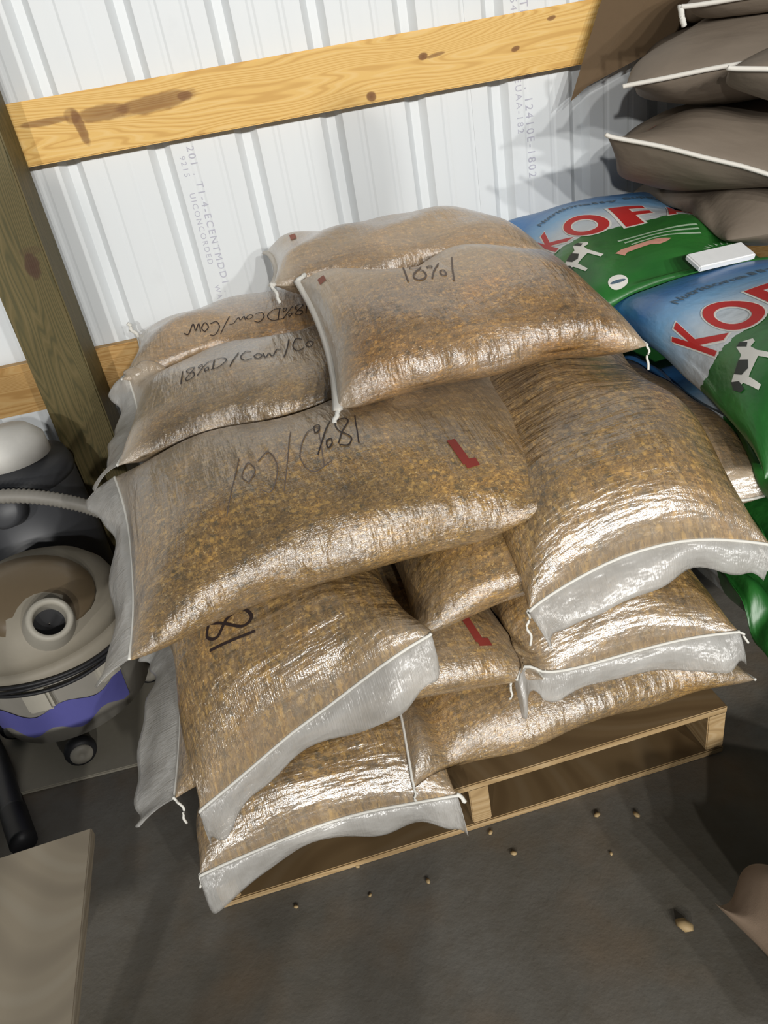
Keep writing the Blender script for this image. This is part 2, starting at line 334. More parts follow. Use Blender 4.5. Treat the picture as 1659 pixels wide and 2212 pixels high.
def hm_box(x0, x1, y0, y1, z, rot=None):
    gx, gy = np.meshgrid(np.linspace(x0, x1, 300), np.linspace(y0, y1, 300)); P = np.stack([gx, gy, gx*0+z], -1)
    if rot is not None:
        R = np.array(rot); P = P @ R[:3, :3].T + R[:3, 3]
    i = ((P[..., 0]-HX0)/HC).astype(int).ravel(); j = ((P[..., 1]-HY0)/HC).astype(int).ravel(); np.maximum.at(HM, (i, j), P[..., 2].ravel())
hm_box(0, 1.016, 0, 1.219, .127, R4)
hm_box(.80, 2.0, .9, 2.1, .127)
NU, NV = 88, 96
class Bag: pass
SOLID = []                                          # (lo, hi, BVH) of everything a later bag must not sink into
def add_solid(V, Fc): V = np.asarray(V, float); SOLID.append((V.min(0), V.max(0), BVHTree.FromPolygons([tuple(v) for v in V], [tuple(f) for f in Fc])))
def push_out(P, gap=.0016, rounds=5):
    """cloth contact: points of the skin that lie inside an earlier bag are pressed back to its surface"""
    for rd in range(rounds):
        D = np.zeros_like(P); hit = np.zeros(P.shape[:2], bool)
        for lo, hi, bv in SOLID:
            m = np.all((P > lo-.002) & (P < hi+.002), -1)
            if not m.any(): continue
            for i, j in zip(*np.nonzero(m)):
                v = Vector(P[i, j]); loc, nr, _, dist = bv.find_nearest(v, .09)
                if loc is not None and nr.z > -.15 and (v-loc).dot(nr) < gap*.6 and dist < .085 and (dist < .003 or (v-loc).dot(nr) < -.2*dist):
                    d = loc + nr*gap - v
                    if not hit[i, j] or d.length > np.linalg.norm(D[i, j]): D[i, j] = d; hit[i, j] = True
        if not hit.any(): break
        S_ = D.copy()
        for _ in range(4 if rd < rounds-1 else 1):
            g = S_.copy(); g[1:-1] = (S_[:-2]+2*S_[1:-1]+S_[2:])/4; S_ = (np.roll(g, 1, 1)+2*g+np.roll(g, -1, 1))/4
            S_ = np.where(hit[..., None], D, S_)
        P = P + S_
    return P
Vb = [R4 @ Vector((x, y_, z)) for x in (0, 1.016) for y_ in (0, 1.219) for z in (0, .127)]
add_solid([tuple(v) for v in Vb], [(0, 1, 3, 2), (4, 6, 7, 5), (0, 4, 5, 1), (2, 3, 7, 6), (0, 2, 6, 4), (1, 5, 7, 3)])
BAGS = {}
def bag(key, name, label, cat, group, c, L, W, H, yaw, pitch=0, roll=0, drop=(0, 0), twist=(0, 0), arch=(0, 0), bend=0., mat='grain', seed=0, bot=.45,
        p=4., q=.55, haze=(.25, .0), hz_end=(1, 1), maxraise=.09, lump=.006, pleat=.0035, ear=.02, cs=2.25, cz=2.05, seam=('thread', 'thread'), parts=True, uvfront=False, contact=True):
    rng = random.Random(seed*7+3)
    u = np.linspace(-1, 1, NU+1)[:, None]; u = np.sign(u)*(1-(1-np.abs(u))**1.35); th = np.linspace(0, 2*np.pi, NV, endpoint=False)[None, :]
    e = np.maximum(1-np.abs(u)**p, 0)**q
    cth, sth = np.cos(th), np.sin(th)
    vv = np.sign(cth)*np.abs(cth)**(2/cs)
    a = W/2*(.97+.07*np.abs(u)**6 - .015*np.cos(np.pi*u))
    yl = a*vv
    sz = np.sign(sth)*np.abs(sth)**(2/cz)
    zl = np.where(sz > 0, H*(1-bot)*e*sz, H*bot*e*sz)
    xl = L/2*u - ear*np.sign(u)*np.abs(u)**5*(1-vv**2)
    # soft lumps, and pleats running in from the sewn ends
    d = np.zeros_like(zl)
    for k in range(7):
        f1, f2, ph, ph2 = rng.uniform(1.5, 6), rng.uniform(1, 4), rng.uniform(0, 6.3), rng.uniform(0, 6.3)
        d += np.sin(f1*u*1.6+ph)*np.sin(f2*vv*1.6+ph2+sth)/(1+.2*f1)
    zl = zl + np.where(sz > 0, 1, .3)*d*lump*e; yl = yl + vv*lump*1.6*np.roll(d, 9, 1)*e
    pl = np.exp(-(1-np.abs(u))/.13)*np.minimum(e*3, 1)
    for k in range(3): zl = zl + np.sign(sz)*pl*pleat*np.sin((5+4*k)*vv+rng.uniform(0, 6)+u*2)/(1+.4*k)
    lw = np.sin(3.1*vv+rng.uniform(0, 6))*.006+np.sin(6.7*vv+rng.uniform(0, 6))*.003
    zl = zl + lw*np.abs(u)**6
    f0 = np.where(u < 0, np.abs(u)**2.6, 0); f1 = np.where(u > 0, np.abs(u)**2.6, 0)
    zl = zl + drop[0]*f0 + drop[1]*f1 + (arch[0]*f0 + arch[1]*f1)*(1-vv*vv) + twist[0]*f0*vv + twist[1]*f1*vv + bend*(u*u)
    P = np.stack([xl+0*zl, yl+0*zl, zl], -1)
    R = np.array(Matrix.Rotation(math.radians(yaw), 3, 'Z') @ Matrix.Rotation(math.radians(-pitch), 3, 'Y') @ Matrix.Rotation(math.radians(roll), 3, 'X'))
    P = P @ R.T + np.array(c)
    # settle on what lies beneath: the underside follows it, the top gives way a little
    nb = NV//2; low = np.zeros((1, NV), bool); low[0, nb:] = True; low[0, 0] = True; low[0, nb] = True
    need = np.where(low, hm_at(P[..., 0], P[..., 1])+.003-P[..., 2], 0)
    need = np.clip(need, 0, maxraise); hard = need.copy()
    for _ in range(8):
        g = need.copy(); g[1:-1] = (need[:-2]+2*need[1:-1]+need[2:])/4
        need = np.maximum((np.roll(g, 1, 1)+2*g+np.roll(g, -1, 1))/4, hard*.7)
    for _ in range(5):
        g = need.copy(); g[1:-1] = (need[:-2]+2*need[1:-1]+need[2:])/4; need = (np.roll(g, 1, 1)+2*g+np.roll(g, -1, 1))/4
    P[..., 2] += np.where(low, need, 0)
    for j in range(1, nb):
        dn = P[:, NV-j, 2]; tz = P[:, j, 2]; P[:, j, 2] = np.maximum(tz, dn + .45*H*e[:, 0]*abs(sz[0, j]) + .001)
    s = P[:, 1:nb, 2].copy()
    for _ in range(2): s[1:-1] = (s[:-2]+2*s[1:-1]+s[2:])/4
    P[2:-2, 1:nb, 2] = s[2:-2]
    for en, sgn in ((0, 1), (NU, -1)):               # the sewn ends stay smooth lines
        for k in range(9):
            i = en+sgn*k; wgt = 1-k/9.; up_ = P[i, :nb+1, 2].copy(); lo_ = P[i, [0]+[NV-j for j in range(1, nb)]+[nb], 2].copy(); md = (up_+lo_)/2
            if k == 0: up_ = lo_ = md
            for arr in ((up_, 1), (lo_, 0)):
                z = arr[0].copy(); 
                for _ in range(int(30*wgt)): z[1:-1] = (z[:-2]+2*z[1:-1]+z[2:])/4; z[0] = (z[0]*2+2*z[1]-z[2])/3; z[-1] = (z[-1]*2+2*z[-2]-z[-3])/3
                if arr[1]: P[i, :nb+1, 2] = z
                if not arr[1] or k == 0: P[i, [0]+[NV-j for j in range(1, nb)]+[nb], 2] = z
    P = push_out(P) if contact else P; b = Bag(); b.P = P; b.u = u[:, 0]; b.nb = nb; b.L = L; b.W = W; b.key = key
    V = P.reshape(-1, 3); n1 = NV; Fc = []
    for i in range(NU):
        for j in range(NV): Fc.append((i*n1+j, i*n1+(j+1) % n1, (i+1)*n1+(j+1) % n1, (i+1)*n1+j))
    arc = np.where(sz >= 0, (1-th/(np.pi/2))*W/2*1.12, (th/(np.pi/2)-3)*W/2*1.12)
    uvx = (u*L/2 + 0*arc) + (L/2 if uvfront else 0); UV = np.stack([uvx, arc+0*uvx], -1).reshape(-1, 2)
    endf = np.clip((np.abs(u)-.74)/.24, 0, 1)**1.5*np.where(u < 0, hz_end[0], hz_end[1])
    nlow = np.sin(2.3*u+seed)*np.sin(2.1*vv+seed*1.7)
    Yr = (P[..., 1]-P[..., 1].min())/np.ptp(P[..., 1]); rise = np.clip((Yr-.38)/.45, 0, 1)*np.clip(sth+.35, 0, 1)  # rear top whitened: film haze at grazing view put into the colour
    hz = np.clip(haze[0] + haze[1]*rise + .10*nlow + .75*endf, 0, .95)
    add_solid(V, Fc); org = np.array([c[0], c[1], P[..., 2].min()])
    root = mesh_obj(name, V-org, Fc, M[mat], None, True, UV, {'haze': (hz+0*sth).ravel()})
    root.location = org; root.matrix_world = Matrix.Translation(org); b.root = root; b.org = org
    tag(root, label, cat, group); b.hm0 = HM.copy(); hm_add(P[:, :nb+1]); BAGS[key] = b
    out = (P[1]-P[0]); nrm = None
    for en in (0, 1):
        if not seam[en] or not parts: continue
        row = P[-1 if en else 0, :nb+1]; inn = P[-2 if en else 1, :nb+1]; dv = row.mean(0)-P[NU//2].mean(0); dv[2] = 0; dv /= np.linalg.norm(dv)
        b.__dict__['end%d' % en] = (row, dv)
        rad, fl_ = {'thread': (.0028, 1.), 'tape': (.0095, .55), 'hem': (.0045, .8)}[seam[en]]
        pts = row[::2] + dv*.001
        Vt, Ft = tube(pts, rad, 6, flat=fl_); mesh_obj('stitched_seam' if seam[en] != 'tape' else 'seam_tape', Vt, Ft, M['tape' if seam[en] == 'tape' else 'thread'], root)
    return b
def flap(b, en, ln, ang=(10, 70), wav=.01, seed=1, lift=.0, taper=(1, 1), side=(0, 1), ext=0., clampz=True):
    """loose strip of film beyond the seam: leaves at ang[0] below level and ends at ang[1]"""
    rng = random.Random(seed); row, dv = getattr(b, 'end%d' % en); n = len(row); K = 10
    vs = np.linspace(-1, 1, n); ph = [rng.uniform(0, 6.3) for _ in range(6)]
    G = np.zeros((n, K+1, 3)); G[:, 0] = row
    wv = np.sin(3.2*vs+ph[0])+.6*np.sin(7.1*vs+ph[1])+.35*np.sin(13*vs+ph[2])
    l = ln*(taper[0]+(taper[1]-taper[0])*(vs+1)/2)*(1+.10*np.sin(5*vs+ph[3])+.05*np.sin(17*vs+ph[4]))
    sd = (row[-1]-row[0]); sd /= np.linalg.norm(sd)
    for k in range(1, K+1):
        an = np.radians(ang[0]+(ang[1]-ang[0])*(k/K)**.7) + wv*.28*min(1, k/4)
        st = (l/K)[:, None]; G[:, k] = G[:, k-1] + st*(np.cos(an)[:, None]*dv + np.sin(an)[:, None]*np.array([0, 0, -1.])) + sd*ext*vs[:, None]*ln/K*-1
    G[:, 1:, 2] += (wv*wav)[:, None]*np.linspace(0, 1, K)[None, :]
    if clampz:
        h = hm_at(G[..., 0], G[..., 1], b.hm0)+.004; dz = h-G[..., 2]; G[:, 1:, 2] = np.where((dz > 0) & (dz < .06), h, G[..., 2])[:, 1:]
        for _ in range(5): G[1:-1, 1:, 2] = (G[:-2, 1:, 2]+2*G[1:-1, 1:, 2]+G[2:, 1:, 2])/4
    Fc = [(i*(K+1)+k, (i+1)*(K+1)+k, (i+1)*(K+1)+k+1, i*(K+1)+k+1) for i in range(n-1) for k in range(K)]
    UV = np.stack(np.meshgrid(np.linspace(0, b.W, n), np.linspace(0, ln, K+1), indexing='ij'), -1)[..., ::-1].reshape(-1, 2)
    o = mesh_obj('film_flap', G.reshape(-1, 3), Fc, M['film'], b.root, True, UV)
    m = o.modifiers.new('film', 'SOLIDIFY'); m.thickness = .0012; m.offset = 0; return o
def string_(b, pts, rad=.0028): tube_obj('tie_string', pts, rad, M['thread'], b.root, 6)
def surf(b, s, t, off=.0012):
    """point on the upper skin: s in -1..1 along the bag, t in -1..1 across"""
    s = max(-.999, min(.999, s)); i = np.interp(s, b.u, np.arange(NU+1)); j = (1-max(-.999, min(.999, t)))/2*b.nb
    i0 = min(int(i), NU-1); j0 = min(int(j), b.nb-1); fi, fj = i-i0, j-j0; P = b.P
    p = (P[i0, j0]*(1-fi)+P[i0+1, j0]*fi)*(1-fj)+(P[i0, j0+1]*(1-fi)+P[i0+1, j0+1]*fi)*fj
    a = P[i0+1, j0]-P[i0, j0]; c = P[i0, j0+1]-P[i0, j0]; n = np.cross(a, c); L_ = np.linalg.norm(n)
    if L_ > 1e-12: n = n/L_
    if n[2] < -.2: n = -n
    return p + n*off
def place(b, xy, s0, t0, size, rot):
    """flat drawing coordinates (m) -> bag parameters"""
    ca, sa = math.cos(rot), math.sin(rot); x = (xy[0]*ca-xy[1]*sa)*size; y = (xy[0]*sa+xy[1]*ca)*size
    return s0 + x/(b.L/2), t0 + y/(b.W/2*1.12)
def ribbon(b, lines, s0, t0, size, rot, wid, mat, name='marker_writing', off=.0014):
    V, Fc = [], []
    for ln in lines:
        P = [Vector((x, y, 0)) for x, y in ln]; Q = spline(P, 5) if len(P) > 2 else [P[0].lerp(P[1], k/6) for k in range(7)]
        k0 = len(V)
        for i, p_ in enumerate(Q):
            d = (Q[min(i+1, len(Q)-1)]-Q[max(i-1, 0)]); d = d.normalized() if d.length > 1e-9 else Vector((1, 0, 0)); nn = Vector((-d.y, d.x, 0))*wid/size/2
            for sgn in (1, -1):
                a = p_+nn*sgn; V.append(surf(b, *place(b, (a.x, a.y), s0, t0, size, rot), off))
            if i: Fc.append((k0+2*i-2, k0+2*i-1, k0+2*i+1, k0+2*i))
    return mesh_obj(name, V, Fc, M[mat], b.root, False)
GL = {'1': ([[(.1, 0), (.16, 1)]], .3), '8': ([[(.5, .9), (.2, .98), (.08, .75), (.45, .45), (.5, .12), (.2, 0), (.06, .2), (.35, .55), (.52, .85)]], .62),
      '%': ([[(.1, .8), (.25, .9), (.28, .7), (.12, .65), (.1, .8)], [(.62, 1.0), (.05, 0)], [(.45, .3), (.6, .35), (.62, .1), (.45, .08), (.45, .3)]], .75),
      'D': ([[(.1, 0), (.16, 1)], [(-.1, .95), (.5, .98), (.8, .5), (.45, .02), (0, .02)]], .95), 'c': ([[(.5, .5), (.25, .58), (.06, .3), (.2, .02), (.52, .08)]], .55),
      'C': ([[(.6, .85), (.3, .98), (.05, .5), (.25, .03), (.6, .12)]], .66), 'o': ([[(.25, .55), (.05, .3), (.25, .02), (.45, .3), (.25, .55)]], .5),
      'w': ([[(0, .5), (.12, .05), (.3, .4), (.45, .05), (.7, .55), (.95, .5)]], 1.0), '/': ([[(.45, 1.1), (.0, -.25)]], .5), ' ': ([], .3)}
def hand(b, s, s0, t0, size, rot, mat='ink', wid=.004, slant=.15):
    x = 0; L_ = []
    for ch in s:
        g, adv = GL[ch]; L_ += [[(x+px_+slant*py_, py_) for px_, py_ in l] for l in g]; x += adv
    ribbon(b, L_, s0, t0, size, rot, wid, mat)
def decal_mesh(b, me, s0, t0, rot, mat, name, off, scale=1., post=None):
    bm = bmesh.new(); bm.from_mesh(me); bmesh.ops.triangulate(bm, faces=bm.faces)
    for _ in range(4):
        es = [e for e in bm.edges if e.calc_length()*scale > .012]
        if not es: break
        bmesh.ops.subdivide_edges(bm, edges=es, cuts=1); bmesh.ops.triangulate(bm, faces=[f for f in bm.faces if len(f.verts) > 3])
    bm.verts.index_update()
    V = [surf(b, *place(b, post(v.co) if post else (v.co.x, v.co.y), s0, t0, scale, rot), off) for v in bm.verts]
    Fc = [tuple(v.index for v in f.verts) for f in bm.faces]; bm.free(); return mesh_obj(name, V, Fc, M[mat], b.root, False)
def decal_poly(b, poly, s0, t0, size, rot, mat, name, off=.0014):
    me = bpy.data.meshes.new('t'); me.from_pydata([(x*size, y*size, 0) for x, y in poly], [], [tuple(range(len(poly)))])
    o = decal_mesh(b, me, s0, t0, rot, mat, name, off); bpy.data.meshes.remove(me); return o
G1 = 'mixed grain bags stacked on the pallet'
def gb(key, label, *a, **k): return bag(key, 'grain_bag', label, 'bag', G1, *a, **k)
HID = 'clear bag of mixed grain buried inside the pallet stack near the wall'
#@BAGS
def tail(b, en, side, vec, rad=.0023):               # loose end of the sewing thread at a bag corner: side 0 = rear/left, 1 = front/right
    p = getattr(b, 'end%d' % en)[0][-1 if side else 0]; v = np.array(vec); L_ = np.linalg.norm(v)
    rng = random.Random(int(abs(p[0]*9999))); pts = [p-v*.1] + [p + v*k/4 + np.array([rng.uniform(-.1, .1)*L_, rng.uniform(-.1, .1)*L_, -.05*L_*k*k/4]) for k in range(5)]
    tube_obj('tie_string', [tuple(q) for q in pts], rad, M['thread'], b.root, 6, per=4)
# rows against the wall, buried inside the stack
def hid(key, c, sd):
    b = gb(key, 'clear bag of mixed grain buried inside the pallet stack near the wall', c, .58, .37, .17, 90, seed=sd, parts=False); b.root['group'] = 'bags buried inside the stack'
for i in range(3): hid('hl%d' % i, (-.17, 1.80, .205+.165*i), 40+i); hid('hr%d' % i, (.50, 1.82, .205+.165*i), 50+i)
# layer 1
b = gb('L1', 'lowest clear grain bag at the front left corner of the pallet, flap over its edge', (-.135, 1.165, .197), .62, .44, .165, 93, drop=(-.045, 0), seed=1, haze=(.12, 0.35), hz_end=(.4, 1))
flap(b, 0, .06, (40, 95), seed=3)
b = gb('R1', 'clear grain bag lying lengthwise on the boards along the front right edge of the pallet', (.365, 1.125, .20), .68, .42, .165, 4, roll=3, drop=(-.03, -.02), seed=2, haze=(.14, 0.28), hz_end=(.5, .8))
# layer 2
b = gb('P', 'second clear grain bag from the bottom at front left, long flap down its left end', (-.04, 1.125, .35), .655, .43, .165, 5, drop=(-.03, -.03), seed=4, haze=(.15, 0.42), hz_end=(.5, .7))
flap(b, 0, .085, (5, 40), seed=5)
b = gb('R2', 'clear grain bag with a long white flap, just above the lengthwise bag at front right', (.475, 1.245, .35), .62, .40, .155, 88, drop=(-.07, 0), twist=(-.025, 0), arch=(.02, 0), seed=6, haze=(.12, 0.35), hz_end=(.4, 1))
flap(b, 0, .06, (35, 85), seed=7, clampz=False)
# layer 3
b = gb('L2', 'clear grain bag marked 18, its film flap slanting steeply across the left of the stack', (-.135, 1.17, .50), .64, .40, .165, 97, pitch=5, drop=(-.07, 0), twist=(-.11, 0), seed=8, haze=(.12, 0.42), hz_end=(.4, 1))
flap(b, 0, .065, (45, 85), seed=9, clampz=False)
b = gb('M', 'clear grain bag wedged crosswise between two flapped bags, middle of the stack front', (.40, 1.155, .49), .63, .39, .155, 2.5, drop=(-.03, -.02), seed=10, seam=(None, 'thread'), haze=(.12, 0.28), hz_end=(.2, .9))
flap(b, 1, .06, (30, 80), seed=11)
# layer 4
b = gb('W', 'clear grain bag squeezed between the stack and the green sacks, only a side strip showing', (.655, 1.33, .535), .60, .30, .15, 86, roll=-18, drop=(-.06, 0), seed=16, haze=(.35, 0.28), mat='grain_warm')
b = gb('U', 'large clear grain bag lying front to back at the top right, wide film flap below', (.488, 1.225, .63), .67, .385, .18, 87, pitch=7, roll=-9, drop=(-.095, 0), twist=(.015, 0), arch=(.05, 0), seed=14, haze=(.14, 0.49), hz_end=(.3, 1))
flap(b, 0, .06, (35, 75), seed=15, ext=.4)
b = gb('T', 'large clear grain bag across the top left front, upside-down writing and a red mark', (.045, 1.185, .65), .82, .46, .18, 7, roll=11, drop=(-.02, -.05), twist=(.0, .05), maxraise=.055, contact=False, seed=12, haze=(.06, .62), hz_end=(.35, .5))
flap(b, 0, .07, (5, 55), seed=13)
b = gb('N2', 'hazy grain bag at the rear left against the wall, scrawled upside down along its top', (-.07, 1.95, .745), .67, .36, .16, 1, drop=(-.0, -.03), seed=17, haze=(.40, 0.42), mat='grain_warm')
b = gb('N1', 'second grain bag from the wall at left, percent scrawl on top, white flap at left', (-.03, 1.575, .725), .70, .42, .165, 3, drop=(-.02, -.03), seed=18, haze=(.28, 0.49))
flap(b, 0, .075, (5, 50), seed=19)
# top pair
b = gb('B2', 'topmost hazy grain bag at the back, nearest the white wall, small red square at left', (.325, 1.87, .885), .66, .40, .155, 0, drop=(.03, -.05), seed=20, haze=(.42, 0.42), mat='grain_warm', seam=('tape', 'thread'))
b = gb('B1', 'topmost grain bag in front of the hazy one, white sewn left edge and shiny front', (.345, 1.435, .83), .58, .43, .17, 1, roll=10, drop=(.01, -.03), twist=(.03, .0), p=6, contact=False, seed=21, haze=(.15, 0.63), seam=('tape', 'thread'), mat='grain_warm')
# writing, red prints and thread ends
PI = math.pi; B = BAGS
hand(B['T'], '18%', .12, .10, .052, PI, 'ink', .0022, .3); hand(B['T'], 'D/Co/', -.05, .07, .06, PI+.16, 'inkfade', .0016, .4)
hand(B['N1'], '18%D/Cow/Co', -.60, -.26, .042, .07, 'ink', .0026); hand(B['N2'], '18%DCow/Cow', .42, -.36, .042, PI-.03, 'ink', .0026)
hand(B['B1'], '18%/', -.36, -.05, .055, .05, 'inkfade', .003); hand(B['L2'], '18', -.64, .12, .062, 0, 'ink', .0042, .05)
for k, s0, t0, m_ in (('T', .432, -.20, 'redmark'), ('P', .70, -.36, 'redmark')): ribbon(B[k], [[(0, 0), (.007, -.046)], [(.002, -.047), (.026, -.045)]], s0, t0, 1, 0, .016, m_, 'red_print')
for k, s0, t0 in (('B1', -.875, .36), ('B2', -.79, .16)): ribbon(B[k], [[(0, -.012), (0, .012)]], s0, t0, 1, 0, .016, 'redfade', 'red_print')
tail(B['T'], 1, 1, (.035, -.012, -.03)); tail(B['P'], 0, 1, (.006, -.004, -.05)); tail(B['L1'], 0, 1, (.012, -.006, -.012), .004); tail(B['L1'], 0, 0, (-.004, -.006, -.02))
tail(B['U'], 0, 0, (-.004, -.006, -.055)); tail(B['R2'], 0, 0, (-.012, -.01, -.03)); tail(B['R2'], 0, 1, (.02, 0, -.025)); tail(B['R1'], 0, 1, (-.004, -.008, -.02)); tail(B['M'], 1, 1, (.012, -.01, -.05))
tail(B['B1'], 0, 1, (-.012, -.012, -.012), .0045); tail(B['B2'], 0, 1, (.01, -.02, -.03), .004); tail(B['N2'], 0, 0, (-.012, .0, .055), .0055); tail(B['P'], 0, 0, (-.07, -.01, .045), .004); tail(B['B1'], 1, 1, (-.005, -.01, -.035)); tail(B['B1'], 0, 0, (.02, .01, .012), .005)
# ------------------------------------------------------------------ printed sacks on the next pallet
def kof_print(b, dy=0.):
    K = lambda s, m, x, y, rot, sc, nm, off: None
    mid = .0
    def letter(ch, x, y, rot, sz):                  # x: metres from the front end, y: metres to the right of the middle
        for mat, offs, off in (('white', .055, .0012), ('red', .028, .0022)):
            me = text_mesh(ch, 1.0, offs); xs = [v.co.x for v in me.vertices]; cx = (min(xs)+max(xs))/2
            s0 = (x-b.L/2)/(b.L/2); t0 = -y/(b.W/2*1.12)
            decal_mesh(b, me, s0, t0, 0, mat, 'letter' if mat == 'red' else 'letter_outline', off, 1., post=lambda c: ((c.y*math.cos(rot)+(c.x-cx)*.62*math.sin(rot))*sz, -((c.x-cx)*.62*math.cos(rot)-c.y*math.sin(rot))*sz))
            bpy.data.meshes.remove(me)
    for ch, y, x, r in (('K', -.165, .268, .30), ('O', -.085, .258, .14), ('F', -.02, .255, -.02), ('A', .055, .258, -.12)): letter(ch, x, y+dy, r, .165)
    def poly(pts, x, y, sz, mat, nm, off=.0014):
        decal_poly(b, [(py_, -px_) for px_, py_ in pts], (x-b.L/2)/(b.L/2), -(y+dy)/(b.W/2*1.12), sz, 0, mat, nm, off)
    # cow, pig and sheepish blob on the green
    cow = [(-.5, .1), (-.42, .3), (.2, .33), (.36, .52), (.5, .5), (.62, .28), (.55, .2), (.42, .22), (.36, .05), (.36, -.38), (.26, -.4), (.24, -.05), (-.2, -.08), (-.24, -.42), (-.35, -.42), (-.36, -.02)]
    rt = lambda pts, a: [(x*math.cos(a)-y*math.sin(a), x*math.sin(a)+y*math.cos(a)) for x, y in pts]
    poly(rt(cow, .5), .165, -.155, .10, 'white', 'cow_print')
    poly(rt([(-.25, .3), (.08, .33), (.12, .12), (-.05, .02), (-.22, .1)], .5), .165, -.155, .10, 'blackprint', 'cow_patch_print', .002)
    poly(rt([(.38, .52), (.5, .5), (.52, .34), (.4, .3)], .5), .165, -.155, .10, 'blackprint', 'cow_patch_print', .002)
    poly(rt([(-.58, .16), (-.44, .3), (-.36, .1), (-.46, -.1), (-.56, -.05)], .5), .165, -.155, .10, 'blackprint', 'cow_patch_print', .002)
    poly([(-.5, .1), (-.3, .22), (.35, .2), (.5, .05), (.42, -.1), (.3, -.22), (.2, -.08), (-.25, -.08), (-.35, -.22), (-.42, -.05)], .13, -.055, .065, 'pink', 'pig_print')
    for k in range(3):
        poly([(-.5, -.03), (-.5, .03), (.5, .05), (.5, -.01)], .185-.017*k, -.01, .115-.01*k, 'palegreen', 'small_print_line')
    ring = [(math.cos(a), math.sin(a)) for a in [2*math.pi*i/26 for i in range(26)]]
    for i in range(20):
        a = 2*math.pi*i/20; c_, s_ = math.cos(a), math.sin(a)
        poly([(c_*.85-.06*s_, s_*.6+.06*c_), (c_*1.1, s_*.85), (c_*.85+.06*s_, s_*.6-.06*c_)], .075, .055, .042, 'palegreen', 'badge_ray_print')
    poly(ring, .04, -.115, .02, 'white', 'round_badge_print'); poly([(x*.8, y*.22) for x, y in ring], .04, -.115, .02, 'slate', 'round_badge_print', .002)
    me = text_mesh('Nutritionally Superior', 1.0, .02); xs = [v.co.x for v in me.vertices]; cx = (min(xs)+max(xs))/2; R = .75
    def arc(c, sz=.030):
        th = (c.x-cx)*sz/R; r = R+c.y*sz; return (.44-R+r*math.cos(th)-b.L/2, -(r*math.sin(th)-.0))
    decal_mesh(b, me, 0, 0, 0, 'slate', 'arched_lettering', .0014, 1., post=arc); bpy.data.meshes.remove(me)
def kb(key, label, c, L, W, H, yaw, **k): return bag(key, 'printed_feed_sack', label, 'sack', 'printed sacks on the next pallet', c, L, W, H, yaw, mat='kof', uvfront=True, cs=2.8, q=.45, ear=.008, pleat=.003, **k)
for i, (x, y) in enumerate(((.99, 1.26), (1.0, 1.26), (.99, 1.27))):
    kb('k%d' % i, ('lowest green sack under the front printed one, a dark strip beside the grain stack', 'green sack second from the floor under the front printed one, mostly hidden', 'green sack right under the front printed one, its edge showing beside the long film flaps')[i], (x, y, .21+.155*i), .64, .45, .165, 90, seed=60+i, parts=False)
K1 = kb('K1', 'front printed sack with red letters and a spotted cow, beside the clear grain bags', (.965, 1.27, .70), .64, .48, .17, 90, pitch=5, drop=(-.08, -.01), seed=64, seam=(None, None)); kof_print(K1)
for i in range(3):
    h_ = kb('kh%d' % i, 'printed sack buried under the rear printed one', (.93, 1.90, .21+.16*i), .44, .40, .165, 90, seed=66+i, parts=False); h_.root['group'] = 'buried printed sacks'
K2 = kb('K2', 'rear printed sack with red K O F letters lying against the white wall', (.885, 1.83, .795), .60, .47, .14, 90, pitch=9, drop=(-.02, .0), seed=65, seam=(None, None)); kof_print(K2, .035)
# ------------------------------------------------------------------ brown sacks at the right
def bb(key, label, c, L, W, H, yaw=90, ends=('tape', 'tape'), **k): return bag(key, 'brown_sack', label, 'sack', 'brown sacks stacked at the right', c, L, W, H, yaw, mat='brown', contact=False, seam=ends, p=3., q=.75, pleat=.004, ear=.01, **k)
bb('d', 'brown sack lying on the rear printed sack, lowest of the left brown column', (1.27, 1.85, .84), .54, .46, .18, 88, seed=80, drop=(-.02, 0), ends=(None, 'tape'))
bb('e', 'brown sack at the right picture edge, low behind the front printed sack', (1.50, 1.80, .74), .54, .42, .15, 75, seed=81)
bb('c', 'brown sack with a long slanting white seam, above the lowest one of the left column', (1.145, 1.87, .985), .56, .46, .185, 62, seed=82, twist=(.10, .02), maxraise=.02)
bb('f', 'second brown sack from below in the right column, just under the long slanting seam', (1.46, 1.82, .90), .52, .42, .15, 75, seed=83)
bb('b', 'third brown sack in the left column, its pointed corner against the cardboard sheet', (1.20, 1.88, 1.165), .56, .46, .185, 60, seed=84, maxraise=.03)
bb('g', 'brown sack with a short white seam at the right picture edge, level with the cardboard', (1.30, 1.70, 1.12), .54, .42, .16, 62, seed=85, twist=(.05, 0), maxraise=.03)
bb('a', 'topmost brown sack of the left column, white seam along its front end', (1.32, 1.88, 1.29), .56, .46, .17, 62, seed=86, maxraise=.03)
ribbon(BAGS['c'], [[(0, -.02), (0, .02)]], -.46, .5, 1, 0, .014, 'redfade', 'red_print'); ribbon(BAGS['e'], [[(0, -.02), (0, .02)]], -.5, .6, 1, 0, .014, 'redfade', 'red_print'); tail(BAGS['a'], 0, 0, (.006, -.004, -.03), .006)
# cardboard sheet behind the brown sacks
cb = plain('brown_cardboard', rgb(104, 85, 63), .75, .2, .1)
pts = [(.86, 2.08, 1.135), (.905, 2.075, 1.165), (1.30, 2.06, 1.28), (1.30, 2.06, 1.62), (1.08, 2.09, 1.56), (.95, 2.10, 1.33)]
bm = bmesh.new(); vs = [bm.verts.new(p_) for p_ in pts]; fold = bm.verts.new((1.10, 2.045, 1.38))
for a in range(6): bm.faces.new((vs[a], vs[(a+1) % 6], fold))
o = bm_obj('cardboard_sheet', bm, cb); m = o.modifiers.new('ply', 'SOLIDIFY'); m.thickness = .005
tag(o, 'torn brown cardboard sheet with a fold, leaning on the wall behind the brown sacks', 'cardboard')
